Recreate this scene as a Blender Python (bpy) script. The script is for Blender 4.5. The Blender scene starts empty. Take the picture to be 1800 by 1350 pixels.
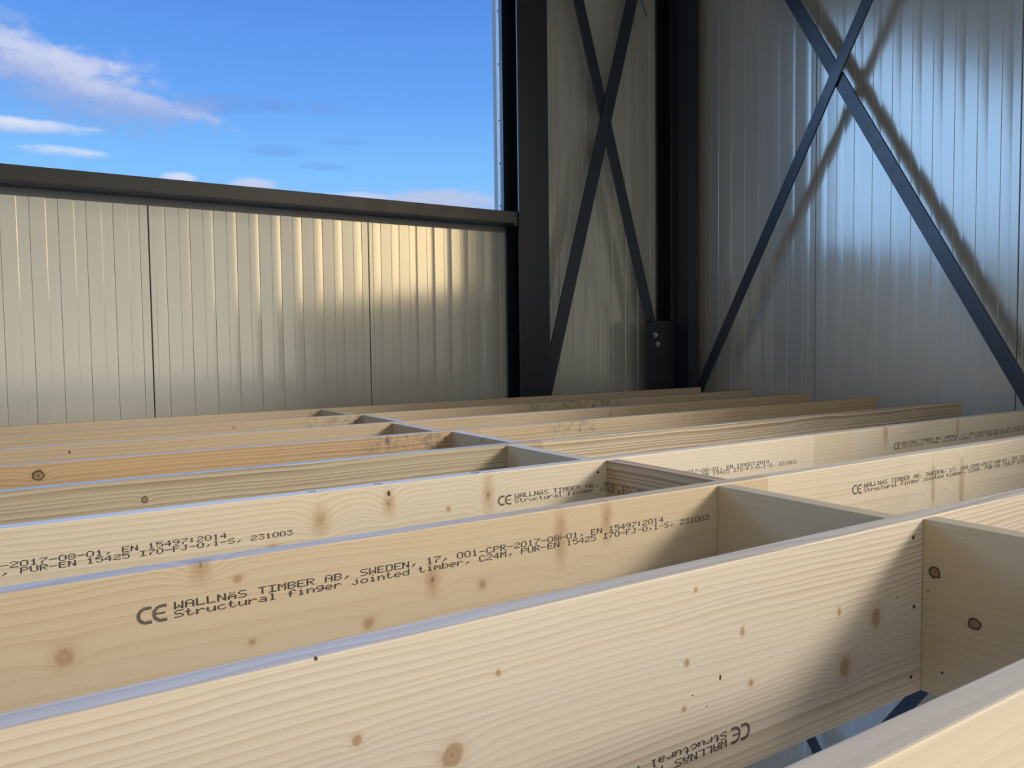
import bpy, bmesh, math, random
from mathutils import Vector, Matrix

sc = bpy.context.scene
COL = sc.collection

# ------------------------------------------------------------------ camera
F_PX, YAW, PITCH, ROLL, CAM_H = 1384.7, 0.5684, -0.0519, -0.0122, 0.2903
def cam_axes(yaw, pitch, roll):
    cy, sy, cp, sp = math.cos(yaw), math.sin(yaw), math.cos(pitch), math.sin(pitch)
    f = Vector((sy*cp, cy*cp, sp)); r = Vector((cy, -sy, 0)); u = r.cross(f)
    cr, sr = math.cos(roll), math.sin(roll)
    return r*cr + u*sr, -r*sr + u*cr, f
r_, u_, f_ = cam_axes(YAW, PITCH, ROLL)
cam_data = bpy.data.cameras.new('camera')
cam_data.sensor_fit = 'HORIZONTAL'; cam_data.sensor_width = 36.0
cam_data.lens = F_PX*36/1800
cam_data.clip_start = 0.02; cam_data.clip_end = 500
cam = bpy.data.objects.new('camera', cam_data); COL.objects.link(cam)
m3 = Matrix((r_, u_, -f_)).transposed()
cam.matrix_world = Matrix.Translation((0, 0, CAM_H)) @ m3.to_4x4()
sc.camera = cam

# ------------------------------------------------------------------ exposure
vs = sc.view_settings
sc.display_settings.display_device = 'sRGB'
vs.view_transform = 'Standard'; vs.look = 'None'; vs.exposure = 0.0; vs.gamma = 1.0; vs.use_curve_mapping = False
sc.cycles.use_denoising = True
sc.cycles.max_bounces = 10; sc.cycles.diffuse_bounces = 6; sc.cycles.glossy_bounces = 5
sc.cycles.sample_clamp_indirect = 8.0

# ------------------------------------------------------------------ node helper
class NT:
    def __init__(s, tree):
        s.t = tree; tree.nodes.clear()
    def n(s, typ, **kw):
        nd = s.t.nodes.new(typ)
        for k, v in kw.items(): setattr(nd, k, v)
        return nd
    def put(s, sock, v):
        if v is None: return
        if hasattr(v, 'is_output'): s.t.links.new(v, sock)
        else: sock.default_value = v
    def m(s, op, a, b=None, c=None, clamp=False):
        nd = s.n('ShaderNodeMath', operation=op, use_clamp=clamp)
        s.put(nd.inputs[0], a); s.put(nd.inputs[1], b); s.put(nd.inputs[2], c)
        return nd.outputs[0]
    def add(s, a, b): return s.m('ADD', a, b)
    def sub(s, a, b): return s.m('SUBTRACT', a, b)
    def mul(s, a, b): return s.m('MULTIPLY', a, b)
    def ss(s, v, lo, hi, a=0.0, b=1.0):
        nd = s.n('ShaderNodeMapRange', interpolation_type='SMOOTHSTEP')
        s.put(nd.inputs['Value'], v)
        nd.inputs['From Min'].default_value = lo; nd.inputs['From Max'].default_value = hi
        nd.inputs['To Min'].default_value = a; nd.inputs['To Max'].default_value = b
        return nd.outputs['Result']
    def xyz(s, x, y, z):
        nd = s.n('ShaderNodeCombineXYZ')
        s.put(nd.inputs[0], x); s.put(nd.inputs[1], y); s.put(nd.inputs[2], z)
        return nd.outputs[0]
    def noise(s, vec, scale, detail=2.0, rough=0.5, dist=0.0):
        nd = s.n('ShaderNodeTexNoise')
        s.put(nd.inputs['Vector'], vec); nd.inputs['Scale'].default_value = scale
        nd.inputs['Detail'].default_value = detail; nd.inputs['Roughness'].default_value = rough
        nd.inputs['Distortion'].default_value = dist
        return nd.outputs[0]
    def mix(s, f, a, b, blend='MIX'):
        nd = s.n('ShaderNodeMix', data_type='RGBA', blend_type=blend)
        s.put(nd.inputs[0], f)
        for sock, v in ((nd.inputs[6], a), (nd.inputs[7], b)):
            if isinstance(v, tuple): v = (v[0], v[1], v[2], 1.0)
            s.put(sock, v)
        return nd.outputs[2]
    def ramp(s, f, stops, interp='LINEAR'):
        nd = s.n('ShaderNodeValToRGB'); cr = nd.color_ramp; cr.interpolation = interp
        while len(cr.elements) < len(stops): cr.elements.new(0.5)
        for e, (p, c) in zip(cr.elements, stops):
            e.position = p; e.color = (c[0], c[1], c[2], 1.0)
        s.put(nd.inputs[0], f)
        return nd.outputs[0]

def srgb(r, g, b):
    f = lambda c: (c/255/12.92) if c/255 <= 0.04045 else ((c/255+0.055)/1.055)**2.4
    return (f(r), f(g), f(b))

# ------------------------------------------------------------------ sky
# azimuth is measured from +Y towards +X, in degrees; elevation in degrees
def build_sky():
    w = bpy.data.worlds.new('sky'); sc.world = w; w.use_nodes = True
    g = NT(w.node_tree)
    tc = g.n('ShaderNodeTexCoord'); sep = g.n('ShaderNodeSeparateXYZ')
    g.put(sep.inputs[0], tc.outputs['Generated'])
    X, Y, Z = sep.outputs
    el = g.mul(g.m('ARCSINE', Z), 180/math.pi)
    az = g.mul(g.m('ARCTAN2', X, Y), 180/math.pi)          # -180..180
    e01 = g.m('DIVIDE', el, 40.0, clamp=True)
    col = g.ramp(e01, [(0.0, srgb(185, 205, 238)), (0.20, srgb(152, 202, 252)), (0.30, srgb(126, 192, 255)),
                       (0.42, srgb(104, 166, 246)), (0.60, srgb(84, 140, 228)), (1.0, srgb(80, 132, 220))])
    azel = g.xyz(az, el, 0.0)
    warp = g.noise(g.xyz(g.mul(az, 0.26), g.mul(el, 0.50), 3.7), 1.0, 6.0, 0.60)
    fine = g.noise(g.xyz(g.mul(az, 0.75), g.mul(el, 1.3), 9.1), 1.0, 6.0, 0.62)
    wv = g.sub(g.add(g.mul(warp, 0.65), g.mul(fine, 0.35)), 0.5)
    def blob(a0, e0, sa, se, tilt=0.0, amp=2.6, lo=0.0, hi=1.0):
        da = g.sub(az, a0); de = g.sub(g.sub(el, e0), g.mul(da, tilt))
        d2 = g.add(g.m('POWER', g.m('ABSOLUTE', g.m('DIVIDE', da, sa)), 2.0), g.m('POWER', g.m('ABSOLUTE', g.m('DIVIDE', de, se)), 2.0))
        v = g.add(g.sub(1.0, d2), g.mul(wv, amp))
        return g.ss(v, lo, hi), de
    white = srgb(214, 220, 240); grey = srgb(150, 172, 220)
    # (azimuth, elevation, half widths, tilt, strength, light colour, shaded colour)
    for a0, e0, sa, se, tilt, st, amp, lc, gc in CLOUDS:
        mk, de = blob(a0, e0, sa, se, tilt, amp)
        shade = g.ss(g.add(g.m('DIVIDE', de, se), g.mul(wv, 2.2)), -0.75, 0.55)
        cc = g.mix(shade, gc, lc)
        col = g.mix(g.mul(mk, st), col, cc)
    # brighter sky left of the photograph's frame (tall sunlit haze, blue)
    b1 = g.mul(g.ss(az, -8.0, -38.0), g.ss(az, -150.0, -105.0))
    b1 = g.mul(b1, g.mul(g.ss(el, 2.0, 9.0), g.ss(el, 27.0, 17.0)))
    top = g.mul(g.ss(el, 24.5, 31.0), g.ss(az, 85.0, 60.0))
    top = g.mul(top, g.ss(az, -30.0, 0.0))
    col = g.mix(b1, col, LEFT_SKY)
    col = g.mix(top, col, HIGH_SKY)
    # bright hazy sky behind the photographer and the low-sun glow to the right of it
    def dist(a0):
        d = g.m('ABSOLUTE', g.sub(az, a0))
        return g.m('MINIMUM', d, g.sub(360.0, d))
    rear = g.mul(g.ss(dist(180.0), 100.0, 60.0), g.ss(el, -14.0, -6.0))
    col = g.mix(g.ss(el, 0.5, -1.0), col, (0.10, 0.10, 0.09))
    col = g.mix(rear, col, REAR_SKY)
    b2 = g.mul(g.ss(dist(GLOW_AZ), 30.0, 14.0), g.mul(g.ss(el, 12.0, 22.0), g.ss(el, 56.0, 40.0)))
    col = g.mix(b2, col, GLOW_WIDE)
    b3 = g.mul(g.ss(dist(CORE_AZ), 17.0, 4.0), g.mul(g.ss(el, 18.0, 11.0), g.ss(el, -1.0, 1.5)))
    col = g.mix(b3, col, GLOW_CORE)
    bg = g.n('ShaderNodeBackground'); g.put(bg.inputs[0], col); bg.inputs[1].default_value = 1.0
    out = g.n('ShaderNodeOutputWorld'); g.t.links.new(bg.outputs[0], out.inputs[0])
    w.cycles.sampling_method = 'MANUAL'; w.cycles.sample_map_resolution = 1024

LEFT_SKY = (1.55, 2.8, 4.9)
HIGH_SKY = (1.4, 4.3, 11.5)
GLOW_AZ, CORE_AZ = 126.0, 147.0
GLOW_WIDE = (4.6, 4.2, 3.6)
GLOW_CORE = (5.9, 4.5, 2.6)
REAR_SKY = (1.24, 1.18, 1.02)
W1 = srgb(205, 213, 240); W2 = srgb(228, 232, 246); G1 = srgb(140, 168, 224); P1 = srgb(196, 200, 226)
CLOUDS = [
    (2.4, 16.3, 11.0, 2.9, -0.12, 0.72, 3.6, srgb(176, 190, 232), G1),
    (1.5, 17.2, 8.0, 1.7, -0.14, 0.90, 3.6, W1, srgb(160, 178, 226)),
    (7.0, 15.6, 5.5, 1.0, -0.14, 0.60, 3.6, srgb(196, 206, 238), G1),
    (1.0, 13.4, 5.0, 0.55, 0.02, 0.85, 2.6, W2, srgb(170, 195, 238)),
    (3.4, 12.1, 3.0, 0.45, 0.0, 0.70, 2.4, W2, srgb(170, 200, 245)),
    (-1.0, 19.2, 3.6, 0.9, 0.0, 0.40, 3.0, srgb(170, 195, 238), G1),
    (10.0, 11.05, 1.4, 0.50, 0.0, 0.95, 1.2, W2, W1),
    (14.8, 10.85, 2.0, 0.65, 0.0, 0.85, 1.6, W1, P1),
    (21.6, 10.15, 2.8, 0.65, 0.0, 0.80, 1.8, W1, P1),
    (27.8, 10.0, 5.6, 1.05, 0.0, 0.80, 1.8, P1, srgb(176, 186, 222)),
    (14.0, 15.9, 6.5, 0.8, 0.03, 0.42, 3.2, srgb(116, 152, 222), srgb(108, 146, 220)),
    (18.5, 16.0, 4.5, 0.6, 0.0, 0.30, 3.2, srgb(116, 152, 222), srgb(108, 146, 220)),
    (16.5, 13.2, 2.2, 0.5, 0.0, 0.40, 3.0, srgb(112, 158, 228), srgb(108, 150, 222)),
    (19.5, 12.3, 2.2, 0.35, 0.0, 0.35, 3.0, srgb(112, 160, 230), srgb(110, 152, 224)),
    (21.0, 14.0, 2.0, 0.4, 0.0, 0.30, 3.0, srgb(112, 158, 228), srgb(108, 150, 222)),
]
build_sky()

# low sun behind thin cloud, entering through the open window in the right-hand wall
SUN_AZ, SUN_EL = math.radians(134.0), math.radians(23.5)
sun_d = bpy.data.lights.new('sun', 'SUN'); sun_d.energy = 2.4; sun_d.color = (1.0, 0.95, 0.875); sun_d.angle = math.radians(12.0)
sun = bpy.data.objects.new('sun', sun_d); COL.objects.link(sun); sun.location = (8, -8, 8)
to_sun = Vector((math.sin(SUN_AZ)*math.cos(SUN_EL), math.cos(SUN_AZ)*math.cos(SUN_EL), math.sin(SUN_EL)))
sun.rotation_euler = to_sun.to_track_quat('Z', 'Y').to_euler()

# ------------------------------------------------------------------ materials
def mat_base(name):
    m = bpy.data.materials.new(name); m.use_nodes = True
    g = NT(m.node_tree)
    bs = g.n('ShaderNodeBsdfPrincipled'); out = g.n('ShaderNodeOutputMaterial')
    g.t.links.new(bs.outputs[0], out.inputs[0])
    return m, g, bs

def simple_mat(name, col, rough=0.5, metal=0.0, ior=1.5, var=0.06, vscale=8.0, bump=0.0):
    m, g, bs = mat_base(name)
    tc = g.n('ShaderNodeTexCoord').outputs['Object']
    nz = g.noise(tc, vscale, 4.0, 0.6)
    c = g.mix(nz, tuple(x*(1-var) for x in col), tuple(min(1, x*(1+var)) for x in col))
    g.put(bs.inputs['Base Color'], c)
    g.put(bs.inputs['Roughness'], g.ss(nz, 0.25, 0.75, max(0.02, rough-0.05), rough+0.05))
    bs.inputs['Metallic'].default_value = metal; bs.inputs['IOR'].default_value = ior
    if bump:
        b = g.n('ShaderNodeBump'); b.inputs['Strength'].default_value = bump; b.inputs['Distance'].default_value = 0.002
        g.put(b.inputs['Height'], g.noise(tc, 220.0, 3.0, 0.6)); g.t.links.new(b.outputs[0], bs.inputs['Normal'])
    return m

def panel_mat(name, r0, r1):
    m, g, bs = mat_base(name)
    tc = g.n('ShaderNodeTexCoord').outputs['Object']
    sep = g.n('ShaderNodeSeparateXYZ'); g.put(sep.inputs[0], tc)
    X, Y, Z = sep.outputs
    nz = g.noise(g.xyz(g.mul(X, 3.0), g.mul(Y, 3.0), g.mul(Z, 0.6)), 1.0, 4.0, 0.6)
    g.put(bs.inputs['Base Color'], g.mix(nz, (0.485, 0.477, 0.425), (0.535, 0.527, 0.475)))
    g.put(bs.inputs['Roughness'], g.ss(nz, 0.2, 0.8, r0, r1))
    bs.inputs['Metallic'].default_value = 0.28
    bs.inputs['IOR'].default_value = 1.55
    return m

M_PANEL = panel_mat('coated_sheet_steel', 0.18, 0.22)
M_PANEL_SMOOTH = panel_mat('coated_sheet_steel_smoother', 0.125, 0.155)
M_STEEL = simple_mat('dark_painted_steel', (0.009, 0.014, 0.023), rough=0.38, var=0.12, vscale=5.0)
M_RAIL = simple_mat('weathered_dark_rail_steel', (0.034, 0.036, 0.040), rough=0.42, var=0.22, vscale=7.0)
M_STEEL2 = simple_mat('dark_painted_brace_steel', (0.022, 0.030, 0.044), rough=0.33, var=0.15, vscale=9.0)
M_ZINC = simple_mat('zinc_plated_steel', (0.55, 0.57, 0.60), rough=0.3, metal=1.0)
M_GREYFLASH = simple_mat('grey_folded_sheet', (0.16, 0.16, 0.165), rough=0.4)
M_WHITEFLASH = simple_mat('pale_folded_sheet', (0.60, 0.62, 0.62), rough=0.35, metal=0.1)
M_CORE = simple_mat('insulation_core', (0.46, 0.44, 0.38), rough=0.8)
M_JOINT = simple_mat('panel_joint_shadow_gap', (0.02, 0.02, 0.02), rough=0.8)
M_CONCRETE = simple_mat('raw_concrete', (0.33, 0.33, 0.32), rough=0.75, var=0.15, vscale=2.0, bump=0.3)
M_INK = simple_mat('black_ink', (0.012, 0.011, 0.017), rough=0.7, var=0.3, vscale=300.0)
M_CORD = simple_mat('teal_rope', (0.02, 0.10, 0.13), rough=0.7)
M_ROOF = simple_mat('roof_sheet', (0.42, 0.42, 0.40), rough=0.5)

def wood_mat(name, light, dark, seed=0.0, ring=0.0085, strength=0.55, v0=0.25, w0=0.12, along='X',
             knots=(), stains=(), segs=None, wav=0.010, rough=0.56, pw=1.9):
    """Softwood board: u runs along the board, v up its face, w through its thickness (object space)."""
    m, g, bs = mat_base(name)
    tc = g.n('ShaderNodeTexCoord').outputs['Object']
    sep = g.n('ShaderNodeSeparateXYZ'); g.put(sep.inputs[0], tc)
    X, Y, Z = sep.outputs
    u, v, w = (X, Z, Y) if along == 'X' else (Y, Z, X)
    us = g.add(u, seed*3.17)
    big = g.sub(g.noise(g.xyz(g.mul(us, 1.6), g.mul(v, 4.0), g.add(g.mul(w, 6.0), seed)), 1.0, 2.0, 0.5), 0.5)
    mid = g.sub(g.noise(g.xyz(g.mul(us, 7.0), g.mul(v, 26.0), g.mul(w, 26.0)), 1.0, 2.0, 0.5), 0.5)
    vv = g.add(v, g.add(g.mul(big, wav*4.0), g.mul(mid, wav*0.30)))
    ww = g.add(w, w0)
    r = g.m('SQRT', g.add(g.m('POWER', g.add(vv, v0), 2.0), g.m('POWER', ww, 2.0)))
    kdist = []
    if knots:
        kn = g.mul(g.sub(g.noise(g.xyz(g.mul(u, 75.0), g.mul(v, 75.0), seed), 1.0, 3.0, 0.6), 0.5), 0.9)
    for (kx, kz, kr, asp, kind) in knots:
        dx = g.m('DIVIDE', g.sub(u, kx), kr); dz = g.m('DIVIDE', g.sub(v, kz), kr*asp)
        dw = g.m('DIVIDE', g.sub(w, 0.015), kr) if kind == 'top' else g.m('DIVIDE', w, kr*2.5)
        d = g.m('SQRT', g.add(g.add(g.mul(dx, dx), g.mul(dz, dz)), g.mul(dw, dw)))
        dn = g.add(d, kn)
        kdist.append((dn, kind))
        # the rings swerve round the knot
        sx = g.m('DIVIDE', dx, 2.6); sz = g.m('DIVIDE', dz, 1.5)
        ex = g.m('EXPONENT', g.mul(g.add(g.mul(sx, sx), g.mul(sz, sz)), -1.0))
        r = g.add(r, g.mul(ex, kr*asp*(0.9 if kind != 'dot' else 0.3)))
    ringn = g.sub(g.noise(g.xyz(seed, g.mul(r, 18.0), seed), 1.0, 2.0, 0.5), 0.5)
    t = g.m('FRACT', g.add(g.m('DIVIDE', r, ring), g.mul(ringn, 5.0)))
    line = g.mul(g.m('POWER', t, pw), g.ss(t, 1.0, 0.90))
    modu = g.ss(g.noise(g.xyz(g.mul(us, 0.9), g.mul(v, 9.0), g.add(seed, 5.0)), 1.0, 2.0, 0.5), 0.30, 0.72, 0.35, 1.1)
    col = g.mix(g.m('MULTIPLY', g.mul(line, modu), strength, clamp=True), light, dark)
    # fibre and broad tone
    fib = g.noise(g.xyz(g.mul(us, 22.0), g.mul(v, 420.0), g.mul(w, 420.0)), 1.0, 2.0, 0.6)
    col = g.mix(g.ss(fib, 0.25, 0.8, 0.0, 0.22), col, tuple(x*0.72 for x in light))
    ton = g.noise(g.xyz(g.mul(us, 1.3), g.mul(v, 3.0), seed+2.0), 1.0, 3.0, 0.6)
    col = g.mix(g.ss(ton, 0.35, 0.75, 0.0, 0.30), col, (light[0]*1.02, light[1]*0.90, light[2]*0.74))
    if segs:                                   # finger-jointed lengths differ a little in tone; some right ends have light painted in
        lo, hi = -2.7, 3.7
        stops = [(0.0, segs[0][1])] + [((x-lo)/(hi-lo), c) for x, c in segs[1:]]
        sg = g.ramp(g.m('DIVIDE', g.sub(u, lo), hi-lo), stops, 'CONSTANT')
        col = g.mix(1.0, col, sg, 'MULTIPLY')
    for (x0, x1, z0, z1, sc_, st) in stains:   # dirt streaks
        bx = g.mul(g.ss(u, x0, x0+0.25*(x1-x0)), g.ss(u, x1, x1-0.25*(x1-x0)))
        bz = g.mul(g.ss(v, z0, z0+0.3*(z1-z0)), g.ss(v, z1+0.004, z1-0.1*(z1-z0)))
        sn = g.noise(g.xyz(g.mul(u, 48.0), g.mul(v, 30.0), seed+x0), 1.0, 4.0, 0.7)
        col = g.mix(g.mul(g.mul(g.mul(bx, bz), g.ss(sn, 0.42, 0.74)), st), col, sc_)
    for dn, kind in kdist:
        if kind == 'top':
            col = g.mix(g.mul(g.ss(dn, 1.15, 0.95), g.ss(dn, 0.55, 0.8, 0.35, 1.0)), col, (0.05, 0.035, 0.03)); continue
        if kind == 'dot':
            col = g.mix(g.ss(dn, 1.1, 0.7), col, (0.05, 0.03, 0.02)); continue
        if kind == 'ring':
            inner = (0.27, 0.16, 0.085); edge = (0.055, 0.028, 0.015)
            col = g.mix(g.ss(dn, 1.9, 1.0, 0.0, 0.25), col, tuple(x*0.55 for x in light))
            col = g.mix(g.ss(dn, 1.10, 1.0), col, edge); col = g.mix(g.ss(dn, 0.85, 0.70), col, inner)
            col = g.mix(g.ss(dn, 0.25, 0.1, 0.0, 0.6), col, edge)
        elif kind == 'soft':
            col = g.mix(g.ss(dn, 2.2, 0.7, 0.0, 0.35), col, (light[0]*0.72, light[1]*0.52, light[2]*0.34))
            rg = g.m('SINE', g.mul(dn, 9.0))
            kc = g.mix(g.ss(rg, -0.6, 0.8), (0.37, 0.235, 0.125), (0.42, 0.28, 0.16))
            col = g.mix(g.ss(dn, 1.05, 0.8, 0.0, 0.85), col, kc)
            col = g.mix(g.ss(dn, 0.28, 0.08, 0.0, 0.45), col, (0.17, 0.09, 0.05))
        elif kind == 'streak':
            col = g.mix(g.ss(dn, 1.3, 0.5, 0.0, 0.55), col, (0.40, 0.24, 0.11))
        elif kind == 'wide':            # broad fibrous burl
            fbn = g.noise(g.xyz(g.mul(u, 190.0), g.mul(v, 60.0), seed), 1.0, 3.0, 0.65)
            dq = g.add(g.mul(dn, 0.66), g.mul(g.sub(fbn, 0.5), 0.9))
            col = g.mix(g.ss(dq, 1.25, 0.35, 0.0, 0.62), col, (light[0]*0.66, light[1]*0.52, light[2]*0.38))
            col = g.mix(g.ss(dq, 0.50, 0.25, 0.0, 0.5), col, (0.40, 0.26, 0.14))
            col = g.mix(g.ss(dn, 0.20, 0.08, 0.0, 0.7), col, (0.15, 0.08, 0.04))
    g.put(bs.inputs['Base Color'], col)
    g.put(bs.inputs['Roughness'], g.ss(fib, 0.2, 0.8, rough-0.06, rough+0.06))
    bs.inputs['IOR'].default_value = 1.5
    b = g.n('ShaderNodeBump'); b.inputs['Strength'].default_value = 0.25; b.inputs['Distance'].default_value = 0.0006
    g.put(b.inputs['Height'], g.add(fib, g.mul(line, -0.6))); g.t.links.new(b.outputs[0], bs.inputs['Normal'])
    return m

# ------------------------------------------------------------------ mesh helpers
def tag(o, label=None, cat=None, group=None, kind=None):
    if label: o['label'] = label
    if cat: o['category'] = cat
    if group: o['group'] = group
    if kind: o['kind'] = kind
    return o

def link(name, bm, mat, parent=None, loc=(0, 0, 0), smooth=False):
    me = bpy.data.meshes.new(name)
    bmesh.ops.recalc_face_normals(bm, faces=bm.faces[:])
    bm.to_mesh(me); bm.free()
    if mat: me.materials.append(mat)
    o = bpy.data.objects.new(name, me); COL.objects.link(o)
    o.location = loc
    if smooth:
        for p in me.polygons: p.use_smooth = True
    if parent is not None: o.parent = parent
    return o

def box(bm, x0, x1, y0, y1, z0, z1, bev=0.0, nx=1):
    """Box with optional bevelled edges, cut nx times along x."""
    vs_ = {}
    xs = [x0+(x1-x0)*i/nx for i in range(nx+1)]
    loops = [[bm.verts.new((x, y, z)) for (y, z) in ((y0, z0), (y1, z0), (y1, z1), (y0, z1))] for x in xs]
    new = []
    for a, b in zip(loops, loops[1:]):
        for i in range(4):
            j = (i+1) % 4
            new.append(bm.faces.new((a[i], a[j], b[j], b[i])))
    new.append(bm.faces.new(loops[0][::-1])); new.append(bm.faces.new(loops[-1]))
    if bev:
        es = set()
        for f in new:
            for e in f.edges:
                if len(e.link_faces) == 2 and e.link_faces[0].normal.dot(e.link_faces[1].normal) < 0.5: es.add(e)
        for f in new: f.normal_update()
        es = [e for f in new for e in f.edges if len(e.link_faces) == 2 and e.calc_face_angle(0) > 0.6]
        bmesh.ops.bevel(bm, geom=list(set(es)), offset=bev, segments=2, affect='EDGES', profile=0.6)
    return new

def prism(bm, pts, axis, a0, a1):
    """Extrude a closed 2D outline. axis 'X': pts are (y,z); 'Y': (x,z); 'Z': (x,y)."""
    def P(p, a):
        return {'X': (a, p[0], p[1]), 'Y': (p[0], a, p[1]), 'Z': (p[0], p[1], a)}[axis]
    A = [bm.verts.new(P(p, a0)) for p in pts]; B = [bm.verts.new(P(p, a1)) for p in pts]
    n = len(pts)
    for i in range(n):
        j = (i+1) % n
        bm.faces.new((A[i], A[j], B[j], B[i]))
    bm.faces.new(A[::-1]); bm.faces.new(B)

def cyl(bm, p0, p1, r, n=12):
    p0 = Vector(p0); p1 = Vector(p1); d = (p1-p0).normalized()
    a = d.orthogonal().normalized(); b = d.cross(a)
    A = [bm.verts.new(p0+(a*math.cos(2*math.pi*i/n)+b*math.sin(2*math.pi*i/n))*r) for i in range(n)]
    B = [bm.verts.new(p1+(a*math.cos(2*math.pi*i/n)+b*math.sin(2*math.pi*i/n))*r) for i in range(n)]
    for i in range(n):
        j = (i+1) % n
        bm.faces.new((A[i], A[j], B[j], B[i]))
    bm.faces.new(A[::-1]); bm.faces.new(B)

def tube(bm, pts, r, n=8):
    pts = [Vector(p) for p in pts]; rings = []
    for i, p in enumerate(pts):
        d = (pts[min(i+1, len(pts)-1)]-pts[max(i-1, 0)]).normalized()
        a = d.cross(Vector((0.3, 0.8, 0.5))).normalized(); b = d.cross(a)
        rings.append([bm.verts.new(p+(a*math.cos(2*math.pi*k/n)+b*math.sin(2*math.pi*k/n))*r) for k in range(n)])
    for A, B in zip(rings, rings[1:]):
        for k in range(n): bm.faces.new((A[k], A[(k+1) % n], B[(k+1) % n], B[k]))
    bm.faces.new(rings[0][::-1]); bm.faces.new(rings[-1])

# ------------------------------------------------------------------ the building shell
XW, YW = 3.84, 3.91            # inner faces of the two clad walls
YS, XS = 3.75, 3.69            # room-side faces of the steel frames
PITCH_RIB, PANEL_W = 0.1056, 1.0578
Z0, ZTOP = -3.0, 3.3
SILL, LINTEL = 0.960, 2.80

def rib_profile(s0, s1, origin):
    """(along, depth) points of the shallow ribs between s0 and s1; the panel's joint is at `origin`."""
    pts = []
    def add(s, d): pts.append((s, d))
    add(origin+0.0015, 0.006); add(origin+0.0035, 0.0)
    for i in range(10):
        a = origin+0.0225+PITCH_RIB*i
        add(a, 0.0); add(a+0.003, 0.0011)
        L = 0.0437
        for k in range(1, 6):
            q = k/5; add(a+0.003+L*q, 0.0011+0.0015*q**2.6)
        b = a+0.003+L
        add(b+0.0022, 0.0)
    add(origin+PANEL_W-0.0035, 0.0); add(origin+PANEL_W-0.0015, 0.006)
    out = [p for p in pts if s0 < p[0] < s1]
    def at(s):
        for (a, d0), (b, d1) in zip(pts, pts[1:]):
            if a <= s <= b: return d0+(d1-d0)*(s-a)/(b-a)
        return 0.006
    return [(max(s0, origin+0.0015), at(max(s0, origin+0.0015)))] + out + [(min(s1, origin+PANEL_W-0.0015), at(min(s1, origin+PANEL_W-0.0015)))]

def panel(wall, origin, s0, s1, z0, z1, parent, thick=0.10):
    pr = rib_profile(s0, s1, origin)
    bm = bmesh.new()
    def P(s, d, z):
        return (s, YW+d, z) if wall == 'left' else (XW+d, -s, z)
    A = [bm.verts.new(P(s, d, z0)) for s, d in pr]; B = [bm.verts.new(P(s, d, z1)) for s, d in pr]
    for i in range(len(pr)-1): bm.faces.new((A[i], A[i+1], B[i+1], B[i]))
    a, b = pr[0][0], pr[-1][0]
    C = [bm.verts.new(P(a, thick, z0)), bm.verts.new(P(b, thick, z0)), bm.verts.new(P(b, thick, z1)), bm.verts.new(P(a, thick, z1))]
    bm.faces.new(C)
    bm.faces.new(A+[C[1], C[0]]); bm.faces.new(B+[C[2], C[3]])
    bm.faces.new((A[0], B[0], C[3], C[0])); bm.faces.new((A[-1], B[-1], C[2], C[1]))
    return link('cladding_panel', bm, M_PANEL_SMOOTH if wall == 'left' else M_PANEL, parent)

# joints behind the panels stay dark; the wall object itself is that thin backing
bm = bmesh.new()
box(bm, 2.491, XW, YW+0.03, YW+0.09, Z0, ZTOP); 
wl = tag(link('wall_left', bm, M_JOINT), 'ribbed sheet-metal wall on the left with a long open window above a rail', 'wall', kind='structure')
bm = bmesh.new()
box(bm, XW+0.03, XW+0.09, 1.30, YW, Z0, ZTOP)
wr = tag(link('wall_right', bm, M_JOINT), 'ribbed sheet-metal wall on the right behind crossed steel braces', 'wall', kind='structure')

OPEN_X = 2.489
seamL = 0.5569
k = -6
while seamL+k*PANEL_W < XW:
    o0 = seamL+k*PANEL_W; o1 = o0+PANEL_W
    if o0 < OPEN_X:                                           # below the opening
        panel('left', o0, o0, min(o1, OPEN_X), -0.75, SILL-0.006, wl)
        panel('left', o0, o0, min(o1, OPEN_X), LINTEL, ZTOP, wl)
    if o1 > OPEN_X:                                           # full height bay in the corner
        panel('left', o0, max(o0, OPEN_X), min(o1, XW), Z0, ZTOP, wl)
    k += 1
bm = bmesh.new(); box(bm, -5.8, OPEN_X, YW+0.03, YW+0.09, -0.74, SILL-0.02); box(bm, -5.8, OPEN_X, YW+0.03, YW+0.09, LINTEL+0.01, ZTOP)
link('panel_backing', bm, M_JOINT, wl)

seamR = 2.8316
OPEN_Y = 1.36
k = -1
while seamR-k*PANEL_W > -3.6:
    y_hi = seamR-k*PANEL_W; o0 = -y_hi; o1 = o0+PANEL_W
    if y_hi > OPEN_Y:
        panel('right', o0, max(o0, -YW), min(o1, -OPEN_Y), Z0, ZTOP, wr)
    if y_hi-PANEL_W < OPEN_Y:
        panel('right', o0, max(o0, -OPEN_Y), o1, Z0, SILL-0.206, wr)
        panel('right', o0, max(o0, -OPEN_Y), o1, LINTEL, ZTOP, wr)
    k += 1

bm = bmesh.new(); box(bm, -5.9, XW+0.1, -4.5, YW+0.1, Z0-0.2, Z0)
tag(link('floor', bm, M_CONCRETE), 'bare concrete ground floor far below the joists', 'floor', kind='structure')
bm = bmesh.new(); box(bm, -5.9, XW+0.1, -4.5, YW+0.1, ZTOP, ZTOP+0.15)
tag(link('ceiling', bm, M_ROOF), 'sheet roof over the hall', 'ceiling', kind='structure')
bm = bmesh.new(); box(bm, -6.0, -5.9, -4.5, YW+0.1, Z0, ZTOP)
tag(link('wall_far', bm, M_PANEL), 'sheet-metal end wall beyond the left of the view', 'wall', kind='structure')

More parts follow.
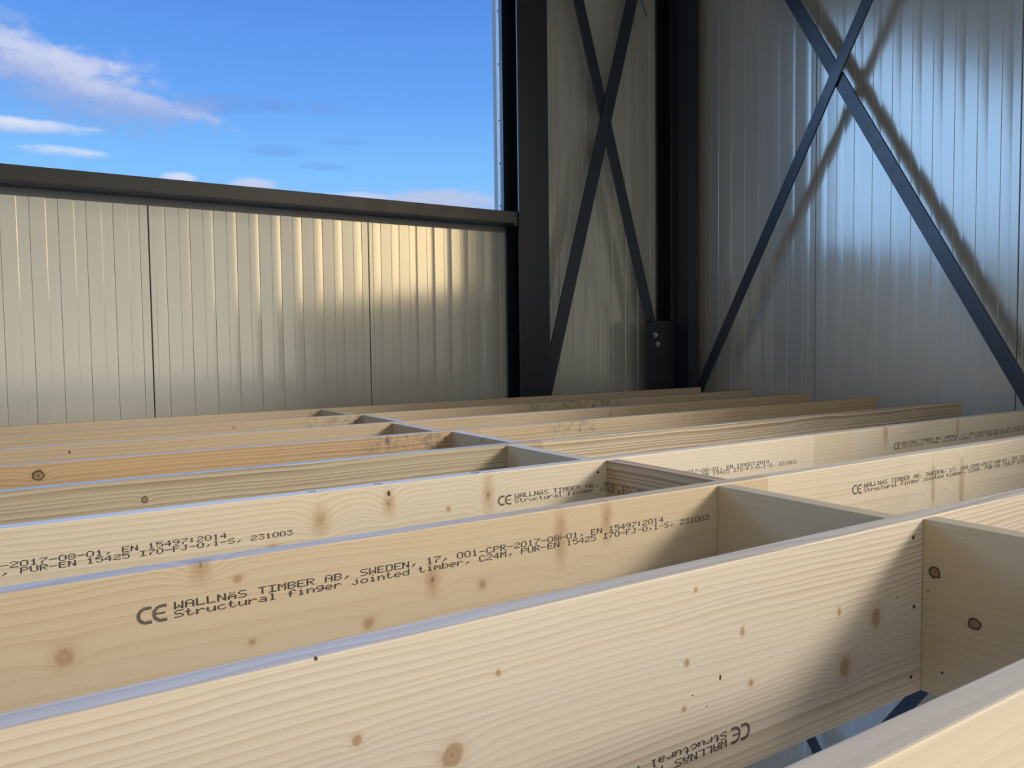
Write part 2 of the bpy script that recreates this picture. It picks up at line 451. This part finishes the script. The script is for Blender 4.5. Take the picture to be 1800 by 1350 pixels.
# ------------------------------------------------------------------ steel frame
def h_section(x0, x1, y0, y1, tf=0.012, tw=0.008, web='Y'):
    """H outline in plan; flanges face Y when web runs along Y."""
    if web == 'Y':
        xm = (x0+x1)/2
        return [(x0, y0), (x1, y0), (x1, y0+tf), (xm+tw/2, y0+tf), (xm+tw/2, y1-tf), (x1, y1-tf), (x1, y1), (x0, y1),
                (x0, y1-tf), (xm-tw/2, y1-tf), (xm-tw/2, y0+tf), (x0, y0+tf)]
    ym = (y0+y1)/2
    return [(x0, y0), (x0+tf, y0), (x0+tf, ym-tw/2), (x1-tf, ym-tw/2), (x1-tf, y0), (x1, y0), (x1, y1), (x1-tf, y1),
            (x1-tf, ym+tw/2), (x0+tf, ym+tw/2), (x0+tf, y1), (x0, y1)]

def column(name, outline, label, extra=None):
    bm = bmesh.new(); prism(bm, outline, 'Z', Z0, ZTOP)
    o = link(name, bm, M_STEEL)
    return tag(o, label, 'column', kind='thing')

colA = column('steel_column', h_section(2.457, 2.662, YS, YW-0.012), 'dark steel column at the right end of the window rail')
colB = column('steel_column', h_section(3.632, 3.800, YS+0.001, YW-0.012), 'black steel column standing in the corner between the two walls')
bm = bmesh.new(); prism(bm, [(3.660, 3.634), (3.752, 3.634), (3.752, 3.642), (3.670, 3.642), (3.670, 3.7505), (3.660, 3.7505)], 'Z', Z0, ZTOP)
link('corner_angle', bm, M_STEEL, colB)
colC = column('steel_column', h_section(XS, XW-0.012, 1.16, 1.345, web='X'), 'dark steel column beyond the right edge of the view')

def rail(name, pts, axis, a0, a1, label):
    bm = bmesh.new(); prism(bm, pts, axis, a0, a1)
    bmesh.ops.bevel(bm, geom=[e for e in bm.edges], offset=0.003, segments=2, affect='EDGES')
    return tag(link(name, bm, M_RAIL), label, 'rail', kind='thing')
zr0, zr1 = 0.963, 1.027
railL = rail('window_rail', [(YS, zr0), (YS+0.153, zr0), (YS+0.153, zr1), (YS, zr1)], 'X', -5.7, 2.432,
             'dark steel rail along the top of the left wall under the open sky')
bm = bmesh.new(); box(bm, 2.432, 2.457, YS+0.012, YS+0.13, zr0-0.012, zr1+0.004, 0.002)
link('end_bracket', bm, M_STEEL, railL)
bm = bmesh.new(); box(bm, -5.7, 2.486, YW-0.004, YW-0.0015, 0.931, 1.02)
tag(link('trim_1', bm, M_GREYFLASH), 'thin grey flashing strip under the left window rail', 'trim', kind='structure')
rail('window_rail', [(XS, zr0-0.20), (XW-0.004, zr0-0.20), (XW-0.004, zr1-0.20), (XS, zr1-0.20)], 'Y', -4.5, 1.158,
     'dark steel rail of the window in the right wall, out of view')

# reveal of the open window at its right-hand end
bm = bmesh.new(); box(bm, 2.470, 2.4885, YW+0.060, YW+0.125, SILL+0.066, LINTEL)
rev = tag(link('trim_2', bm, M_CORE), 'pale cut panel edge at the right end of the open window', 'trim', kind='structure')
bm = bmesh.new(); box(bm, 2.452, 2.4885, YW+0.006, YW+0.058, SILL+0.066, LINTEL, 0.002)
fl = tag(link('trim_3', bm, M_WHITEFLASH), 'pale flashing strip with small screws beside the open window', 'trim', kind='structure')
for zz in (1.09, 1.335, 1.58, 1.90, 2.2):
    bm = bmesh.new(); cyl(bm, (2.4525, YW+0.030, zz), (2.4485, YW+0.030, zz), 0.006, 10)
    link('screw', bm, M_GREYFLASH, fl)
bm = bmesh.new(); box(bm, 2.438, 2.4885, YW-0.030, YW+0.004, SILL+0.066, LINTEL, 0.002)
tag(link('trim_4', bm, M_STEEL), 'dark window frame profile beside the left steel column', 'trim', kind='structure')

def bar(name, A, B, width, thick, plane, label, ext=0.0, depth=0.0):
    """Flat bar between A and B (2D points in the wall's plane), lying at `plane`."""
    a = Vector(A); b = Vector(B); d = (b-a).normalized(); n = Vector((-d.y, d.x))*width/2
    c = [a+n, b+n, b-n, a-n]
    bm = bmesh.new()
    if plane[0] == 'X': prism(bm, [(p.x, p.y) for p in c], 'X', plane[1], plane[1]+thick)
    else: prism(bm, [(p.x, p.y) for p in c], 'Y', plane[1], plane[1]+thick)
    bmesh.ops.bevel(bm, geom=bm.edges[:], offset=0.0015, segments=1, affect='EDGES')
    o = link(name, bm, M_STEEL2)
    return tag(o, label, 'brace', kind='thing')
def along(P, Q, z):
    t = (z-P[1])/(Q[1]-P[1]); return (P[0]+(Q[0]-P[0])*t, z)

# right wall, upper cross  (y, z)
P, Q = (2.911, 2.164), (1.7009, 0.075)
braceA = bar('diagonal_brace', along(P, Q, 3.15), along(P, Q, -0.45), 0.068, 0.012, ('X', 3.728), 'wide dark brace falling to the right across the right wall')
P, Q = (2.4495, 1.996), (3.582, 0.005)
braceB = bar('diagonal_brace', along(P, Q, 3.15), (3.598, -0.024), 0.062, 0.012, ('X', 3.714), 'dark brace rising to the right from the corner column base')
# right wall, lower cross seen between the nearest joists
P, Q = (2.762, -1.97), (2.719, -2.005)
bar('diagonal_brace', (3.59, -0.876), (1.99, -2.96), 0.066, 0.012, ('X', 3.728), 'dark brace low on the right wall glimpsed beneath the second joist')
bar('diagonal_brace', (3.15, -2.956), (1.55, -0.601), 0.062, 0.012, ('X', 3.710), 'dark brace end under the noggin in the bottom right gap')
# corner bay of the left wall (x, z)
P, Q = (2.930, 2.316), (3.494, 0.417)
braceC = bar('diagonal_brace', along(P, Q, 3.2), along(P, Q, 0.29), 0.078, 0.010, ('Y', 3.800), 'dark brace falling to the bolted plate on the corner column')
P, Q = (3.338, 2.405), (2.7023-0.047, -0.0186)
braceD = bar('diagonal_brace', along((3.338, 2.405), (2.985, 1.153), 3.2), along((3.338, 2.405), (2.985, 1.153), -0.06), 0.084, 0.010, ('Y', 3.788), 'dark brace rising from the left steel column to the right')

# bolted plate at the foot of the falling brace
bm = bmesh.new(); prism(bm, [(3.398, -0.10), (3.640, -0.10), (3.640, 0.36), (3.60, 0.42), (3.445, 0.42), (3.398, 0.385)], 'Y', 3.736, 3.7495)
pl = tag(link('gusset_plate', bm, M_STEEL), 'dark plate with two bright bolts on the corner column', 'plate', kind='thing')
for bx, bz in ((3.467, 0.330), (3.486, 0.272)):
    bm = bmesh.new(); cyl(bm, (bx, 3.7355, bz), (bx, 3.731, bz), 0.017, 16); cyl(bm, (bx, 3.731, bz), (bx, 3.720, bz), 0.0125, 6); cyl(bm, (bx, 3.720, bz), (bx, 3.712, bz), 0.007, 10)
    o = link('bolt', bm, M_ZINC, pl); o['label'] = 'bright zinc bolt and nut'

bm = bmesh.new(); tube(bm, [(3.40, 3.783, 2.52), (3.399, 3.782, 2.44), (3.405, 3.781, 2.405), (3.418, 3.780, 2.375), (3.432, 3.779, 2.35), (3.444, 3.778, 2.328)], 0.0045)
tag(link('rope_end', bm, M_CORD, smooth=True), 'teal rope end hanging beside the rising brace near the top edge', 'rope', kind='thing')

# ------------------------------------------------------------------ ink stamps (5 x 7 dot matrix)
FONT = {
 'A': '01110 10001 10001 11111 10001 10001 10001', 'B': '11110 10001 10001 11110 10001 10001 11110',
 'C': '01110 10001 10000 10000 10000 10001 01110', 'D': '11110 10001 10001 10001 10001 10001 11110',
 'E': '11111 10000 10000 11110 10000 10000 11111', 'F': '11111 10000 10000 11110 10000 10000 10000',
 'I': '11111 00100 00100 00100 00100 00100 11111', 'J': '00111 00010 00010 00010 00010 10010 01100',
 'L': '10000 10000 10000 10000 10000 10000 11111', 'M': '10001 11011 10101 10101 10001 10001 10001',
 'N': '10001 11001 11001 10101 10011 10011 10001', 'P': '11110 10001 10001 11110 10000 10000 10000',
 'R': '11110 10001 10001 11110 10100 10010 10001', 'S': '01111 10000 10000 01110 00001 00001 11110',
 'T': '11111 00100 00100 00100 00100 00100 00100', 'U': '10001 10001 10001 10001 10001 10001 01110',
 'W': '10001 10001 10001 10101 10101 11011 10001', '\u00c4': '01010 00000 01110 10001 11111 10001 10001',
 '0': '01110 10001 10001 10001 10001 10001 01110', '1': '01110 00100 00100 00100 00100 01100 00100',
 '2': '01110 10001 00001 00110 01000 10000 11111', '3': '11111 00010 00100 00010 00001 10001 01110',
 '4': '00010 00110 01010 10010 11111 00010 00010', '5': '11111 10000 11110 00001 00001 10001 01110',
 '7': '11111 00001 00010 00100 01000 01000 01000', '8': '01110 10001 10001 01110 10001 10001 01110',
 '9': '01110 10001 10001 01111 00001 00010 01100',
 'a': '00000 00000 01110 00001 01111 10001 01111', 'b': '10000 10000 10110 11001 10001 10001 11110',
 'c': '00000 00000 01110 10000 10000 10001 01110', 'd': '00001 00001 01101 10011 10001 10001 01111',
 'e': '00000 00000 01110 10001 11111 10000 01110', 'f': '00110 01001 01000 11100 01000 01000 01000',
 'g': '00000 01111 10001 10001 01111 00001 01110', 'i': '00100 00000 01100 00100 00100 00100 01110',
 'j': '00010 00000 00110 00010 00010 10010 01100', 'l': '01100 00100 00100 00100 00100 00100 01110',
 'm': '00000 00000 11010 10101 10101 10001 10001', 'n': '00000 00000 10110 11001 10001 10001 10001',
 'o': '00000 00000 01110 10001 10001 10001 01110', 'r': '00000 00000 10110 11001 10000 10000 10000',
 's': '00000 00000 01110 10000 01110 00001 11110', 't': '01000 01000 11100 01000 01000 01001 00110',
 'u': '00000 00000 10001 10001 10001 10011 01101',
 ',': '00000 00000 00000 00000 00110 00100 01000', ':': '00000 01100 01100 00000 01100 01100 00000',
 '-': '00000 00000 00000 11111 00000 00000 00000', ' ': '00000 00000 00000 00000 00000 00000 00000'}
FONT['1'] = '00100 01100 00100 00100 00100 00100 01110'
LINE1 = 'WALLN\u00c4S TIMBER AB, SWEDEN, 17, 001-CPR-2017-08-01, EN 15497:2014'
LINE2 = 'Structural finger jointed timber, C24M, PUR-EN 15425 I70-FJ-0,1-S, 231003'
CH = 0.01373; DX = CH/6; DZ = 0.00146

def stamp_rects(i0=0, i1=99, mark=True):
    """Rectangles (s0,s1,t0,t1) in the stamp's own plane: s to the right from the CE mark's left edge, t downwards."""
    R = []; rnd = random.Random(5)
    for row, text in ((0, LINE1), (1, LINE2)):
        t0 = row*0.0116
        for i, chh in enumerate(text):
            if not i0 <= i < i1: continue
            s0 = 0.0453+(i-i0)*CH - (0 if mark else 0.0453)
            for q, bits in enumerate(FONT[chh].split()):
                c = 0
                while c < 5:
                    if bits[c] == '1':
                        e = c
                        while e+1 < 5 and bits[e+1] == '1': e += 1
                        j = rnd.uniform(-0.00025, 0.00025)
                        R.append((s0+c*DX+j, s0+(e+1)*DX+0.0002+j, t0+q*DZ+0.00008, t0+q*DZ+0.00132))
                        c = e+1
                    else: c += 1
    if mark:
        rows = 16; H = 0.0232; rad = H/2; wid = 0.0042
        for q in range(rows):
            t = (q+0.5)*H/rows; y = t-rad
            for cx in (rad, rad+0.0186):
                lim = rad*1.0
                xo = math.sqrt(max(0, rad*rad-y*y)); ri = rad-wid; xi2 = ri*ri-y*y
                xi = math.sqrt(xi2) if xi2 > 0 else 0
                right = cx+0.55*rad
                a = cx-xo; b = cx-xi if xi2 > 0 else right
                b = min(b, right)
                if xi2 > 0 and xo > 0 and xi < 0.55*rad*-1: b = right
                sl = 0.0006
                R.append((a, max(b, a+wid*0.9), t-0.00052, t+0.00052))
                if cx > rad and abs(y) < wid/2: R.append((cx-xi, cx+0.36*rad, t-0.00052, t+0.00052))
    return R

def stamp(parent, place, rects, name='ink_stamp'):
    """place(s,t) -> local point on the timber's face."""
    bm = bmesh.new()
    for s0, s1, t0, t1 in rects:
        bm.faces.new([bm.verts.new(place(*p)) for p in ((s0, t0), (s1, t0), (s1, t1), (s0, t1))])
    me = bpy.data.meshes.new(name); bm.to_mesh(me); bm.free(); me.materials.append(M_INK)
    o = bpy.data.objects.new(name, me); COL.objects.link(o); o.parent = parent
    o['label'] = 'two lines of black dot-matrix print'
    return o

# ------------------------------------------------------------------ timber joists
W, D = 0.033, 0.287
JX0, JX1 = -2.60, 3.6426
JY = {1: 0.3095, 2: 0.7078, 3: 1.1079, 4: 1.5116, 5: 1.9069, 6: 2.3169, 7: 2.7105, 8: 3.1109, 9: 3.5074}
def tone(f, r=1.0, g_=1.0, b=1.0): return (f*r, f*g_, f*b)
PALE = (0.68, 0.60, 0.485); PALED = (0.40, 0.28, 0.17)
YEL = (0.585, 0.47, 0.318); YELD = (0.37, 0.235, 0.12)
GREY = (0.50, 0.42, 0.29); GREYD = (0.21, 0.145, 0.08)
ORG = (0.52, 0.365, 0.20); ORGD = (0.31, 0.18, 0.08)
DIRT = (0.10, 0.09, 0.09)
JMAT = {
 1: dict(light=PALE, dark=PALED, seed=1.3, ring=0.011, strength=0.35),
 2: dict(light=PALE, dark=PALED, seed=2.1, ring=0.0085, strength=0.95, v0=0.42, w0=0.16, wav=0.012,
     knots=[(1.1144, -0.1396, 0.0125, 1.25, 'soft'), (1.0367, -0.1993, 0.0130, 1.25, 'soft'), (0.3729, -0.1368, 0.0135, 0.95, 'soft'),
            (0.2693, -0.0911, 0.0055, 1.1, 'soft'), (0.4303, -0.0631, 0.0035, 1.0, 'soft'), (0.7097, -0.117, 0.0045, 1.2, 'soft'),
            (0.8127, -0.0984, 0.0040, 1.6, 'soft'), (0.7257, -0.0262, 0.0035, 1.0, 'soft'), (0.8299, -0.1725, 0.0050, 1.1, 'soft'),
            (0.7705, -0.151, 0.0022, 2.0, 'dot'), (1.0217, -0.1124, 0.0040, 1.6, 'soft'), (0.2311, -0.0017, 0.0022, 1.0, 'dot'),
            (0.705, -0.176, 0.0040, 1.0, 'soft'), (1.170, -0.119, 0.0016, 1.5, 'dot'), (0.72, -0.162, 0.0013, 1.0, 'dot'), (0.745, -0.183, 0.0013, 1.0, 'dot')]),
 3: dict(light=YEL, dark=YELD, seed=3.6, ring=0.0125, strength=0.62, v0=0.21, w0=0.06, wav=0.013,
     segs=[(0, (1, 1, 1)), (1.33, (1.18, 1.27, 1.42)), (1.86, (1.22, 1.34, 1.54))],  # right lengths also brightened in colour, replacing sun the sill blocks
     knots=[(0.0439, -0.0914, 0.0120, 1.1, 'soft'), (0.207, -0.002, 0.0120, 1.7, 'wide'), (0.4448, -0.1304, 0.0095, 1.0, 'soft'),
            (0.2718, -0.1217, 0.0055, 0.9, 'soft'), (0.5533, -0.0838, 0.0110, 1.9, 'wide'), (0.645, -0.1065, 0.0075, 1.2, 'soft'),
            (0.8045, -0.0517, 0.0110, 3.6, 'wide'), (0.9086, -0.0348, 0.0100, 3.2, 'wide'), (0.255, -0.03, 0.006, 1.0, 'soft'),
            (1.984, -0.085, 0.010, 6.0, 'streak'), (2.1208, -0.105, 0.014, 5.0, 'streak')]),
 4: dict(light=(0.67, 0.58, 0.44), dark=(0.40, 0.29, 0.17), seed=4.4, ring=0.010, strength=0.50, v0=0.33, w0=0.10, wav=0.010,
     segs=[(0, (1, 1, 1)), (1.30, (1.08, 1.10, 1.14)), (2.05, (0.97, 0.95, 0.93)), (2.25, (0.98, 1.0, 1.04))],
     knots=[(0.5099, -0.057, 0.0150, 1.7, 'wide'), (0.6566, -0.0405, 0.0120, 2.0, 'wide'), (0.8982, -0.0503, 0.0120, 3.2, 'wide'),
            (0.7966, -0.07, 0.0060, 1.0, 'soft'), (0.4155, -0.0998, 0.0140, 0.7, 'soft'), (0.6575, -0.020, 0.0042, 1.6, 'dot'),
            (0.4985, 0.0, 0.0085, 1.0, 'top'), (0.640, 0.0, 0.0085, 1.0, 'top'), (0.873, 0.0, 0.0095, 1.0, 'top'), (2.42, -0.02, 0.012, 3.0, 'wide'), (2.86, -0.03, 0.012, 3.0, 'streak')]),
 5: dict(light=GREY, dark=GREYD, seed=5.2, ring=0.0125, strength=1.7, pw=1.2, v0=0.60, w0=0.20, wav=0.006,
     segs=[(0, (1, 1, 1)), (1.31, (1.30, 1.30, 1.36)), (2.35, (1.28, 1.34, 1.45))],  # last length also lightened and cooled: ambient light painted into the shaded end
     knots=[(0.2449, -0.0476, 0.0065, 1.2, 'ring')]),
 6: dict(light=ORG, dark=ORGD, seed=6.9, ring=0.0125, strength=1.4, pw=1.4, v0=0.50, w0=0.15, wav=0.006,
     segs=[(0, (1, 1, 1)), (0.66, (1.0, 1.03, 1.12)), (1.33, (1.08, 1.22, 1.50))],
     knots=[(0.0527, -0.0303, 0.0130, 0.95, 'ring')],
     stains=[(0.90, 1.25, -0.06, 0.0, DIRT, 0.95), (1.62, 1.90, -0.05, 0.0, DIRT, 0.9), (2.1, 2.5, -0.03, 0.0, DIRT, 0.35)]),
 7: dict(light=(0.50, 0.395, 0.265), dark=ORGD, seed=7.7, ring=0.011, strength=0.60, v0=0.45, w0=0.12, wav=0.006,
     knots=[(0.1449, -0.0223, 0.0035, 1.2, 'dot'), (2.25, -0.03, 0.005, 2.0, 'soft')]),
 8: dict(light=(0.49, 0.39, 0.265), dark=ORGD, seed=8.3, ring=0.010, strength=0.60, v0=0.40, w0=0.12, wav=0.006,
     knots=[(0.72, -0.02, 0.006, 1.0, 'soft')],
     stains=[(0.95, 1.35, -0.05, 0.0, DIRT, 0.5), (1.95, 2.75, -0.05, 0.0, DIRT, 0.95)]),
 9: dict(light=(0.48, 0.385, 0.265), dark=ORGD, seed=9.1, ring=0.012, strength=0.35, v0=0.40, w0=0.12, wav=0.006,
     knots=[(1.15, -0.02, 0.005, 1.0, 'soft')]),
}
JLABEL = {
 1: 'nearest pale timber joist cutting across the bottom right corner',
 2: 'big pale joist in the foreground with an upside-down stamp near its lower edge',
 3: 'yellowish joist with a full stamp in the middle of the picture, behind the foreground joist',
 4: 'knotty joist with three stamps, just before the greyish one',
 5: 'greyish joist with strong straight grain and one small dark knot',
 6: 'orange joist with a round dark-ringed knot at its left end',
 7: 'plain pale joist between the orange joist and the dirt-smudged one behind',
 8: 'second joist from the left wall, dirt smudges along its middle',
 9: 'last joist, running closest along the left wall',
}
JOIST = {}
for k_, y in JY.items():
    bm = bmesh.new()
    box(bm, JX0, JX1, 0, W, -D, 0, 0.0025, 1)
    mt = wood_mat('softwood_joist', **JMAT[k_])
    o = link('timber_joist', bm, mt, loc=(0, y, 0))
    JOIST[k_] = tag(o, JLABEL[k_], 'joist', 'timber floor joists', kind='thing')

EPS = -0.0004
full = stamp_rects()
for k_, x0, zt in ((3, -1.390, -0.0465), (3, 0.1272, -0.0465), (3, 1.644, -0.0500), (4, -0.591, -0.0560), (4, 0.9235, -0.0560), (4, 2.4673, -0.0560)):
    stamp(JOIST[k_], lambda s, t, x0=x0, zt=zt: (x0+s, EPS, zt-t), full)
stamp(JOIST[2], lambda s, t: (0.828-s, EPS, -0.2475+t), full)

# nail heads beside the noggins
def nails(k_, pts):
    for (x, z) in pts:
        bm = bmesh.new(); cyl(bm, (x, 0.001, z), (x, -0.0008, z), 0.0030, 10)
        link('nail', bm, M_STEEL, JOIST[k_])
nails(2, ((1.2121, -0.0292), (1.2165, -0.1423), (1.2113, -0.2574)))
nails(4, ((1.2130, -0.030),)); nails(6, ((1.215, -0.022),)); nails(8, ((1.212, -0.03),))

# ------------------------------------------------------------------ noggins between the joists
XO, XE, BT = 1.197, 1.2395, 0.036
NMAT = {
 2: dict(light=(0.60, 0.49, 0.32), dark=(0.42, 0.28, 0.14), seed=12.2, ring=0.012, strength=0.40, v0=0.5, w0=0.2,
         knots=[(-0.0205, -0.0853, 0.0088, 1.1, 'ring'), (-0.0836, -0.1511, 0.0095, 1.0, 'ring'), (-0.010, -0.118, 0.0015, 1.0, 'dot'), (-0.035, -0.245, 0.0025, 1.0, 'dot')]),
 3: dict(light=(0.60, 0.50, 0.33), dark=(0.44, 0.30, 0.16), seed=13.1, ring=0.016, strength=0.25),
 4: dict(light=(0.58, 0.44, 0.28), dark=(0.30, 0.17, 0.08), seed=14.6, ring=0.010, strength=1.6, v0=0.5, w0=0.2, wav=0.004),
 5: dict(light=(0.60, 0.50, 0.35), dark=(0.44, 0.30, 0.17), seed=15.5, ring=0.016, strength=0.25),
 6: dict(light=(0.60, 0.50, 0.34), dark=(0.44, 0.30, 0.17), seed=16.5, ring=0.014, strength=0.3, knots=[(-0.20, -0.012, 0.008, 0.9, 'soft')]),
 7: dict(light=(0.56, 0.43, 0.28), dark=(0.34, 0.21, 0.10), seed=17.5, ring=0.010, strength=0.8),
 8: dict(light=(0.58, 0.48, 0.32), dark=(0.44, 0.30, 0.17), seed=18.5, ring=0.014, strength=0.3),
 9: dict(light=(0.58, 0.48, 0.32), dark=(0.44, 0.30, 0.17), seed=19.5, ring=0.014, strength=0.3),
}
NLABEL = {
 2: 'nearest noggin, with two dark-ringed knots, right of the foreground joist',
 3: 'second noggin, plain wood, just behind the foreground joist',
 4: 'noggin with strong dark grain and part of a stamp on its face',
 5: 'smooth noggin between the knotty joist and the greyish joist',
 6: 'noggin between the greyish joist and the orange joist',
 7: 'grained noggin just behind the orange joist',
 8: 'second smallest noggin, next to the dirt-smudged joist',
 9: 'farthest and smallest noggin, against the last joist by the left wall',
}
for k_ in range(2, 10):
    x = XO if k_ % 2 else XE
    y0 = JY[k_-1]+W+0.0004; y1 = JY[k_]-0.0004
    bm = bmesh.new(); box(bm, 0, BT, y0-JY[k_], y1-JY[k_], -D+0.001, -0.0025, 0.0015)
    o = link('timber_noggin', bm, wood_mat('softwood_noggin', along='Y', **NMAT[k_]), loc=(x, JY[k_], 0))
    tag(o, NLABEL[k_], 'noggin', 'short noggins between the joists', kind='thing')
    if k_ == 4:
        stamp(o, lambda s, t: (EPS, -0.004-s, -0.058-t), stamp_rects(23, 46, False))

# steel beams that carry the joists
for x, lab in ((3.50, 'dark steel beam carrying the joist ends by the right wall, hidden below'), (-2.2, 'dark steel beam carrying the far left joist ends, hidden below')):
    bm = bmesh.new(); prism(bm, [(x-0.06, -0.43), (x+0.06, -0.43), (x+0.06, -0.42), (x+0.004, -0.42), (x+0.004, -0.2975), (x+0.06, -0.2975), (x+0.06, -0.2875), (x-0.06, -0.2875), (x-0.06, -0.2975), (x-0.004, -0.2975), (x-0.004, -0.42), (x-0.06, -0.42)], 'Y', -0.2, YS-0.002)
    tag(link('support_beam', bm, M_STEEL), lab, 'beam', kind='thing')
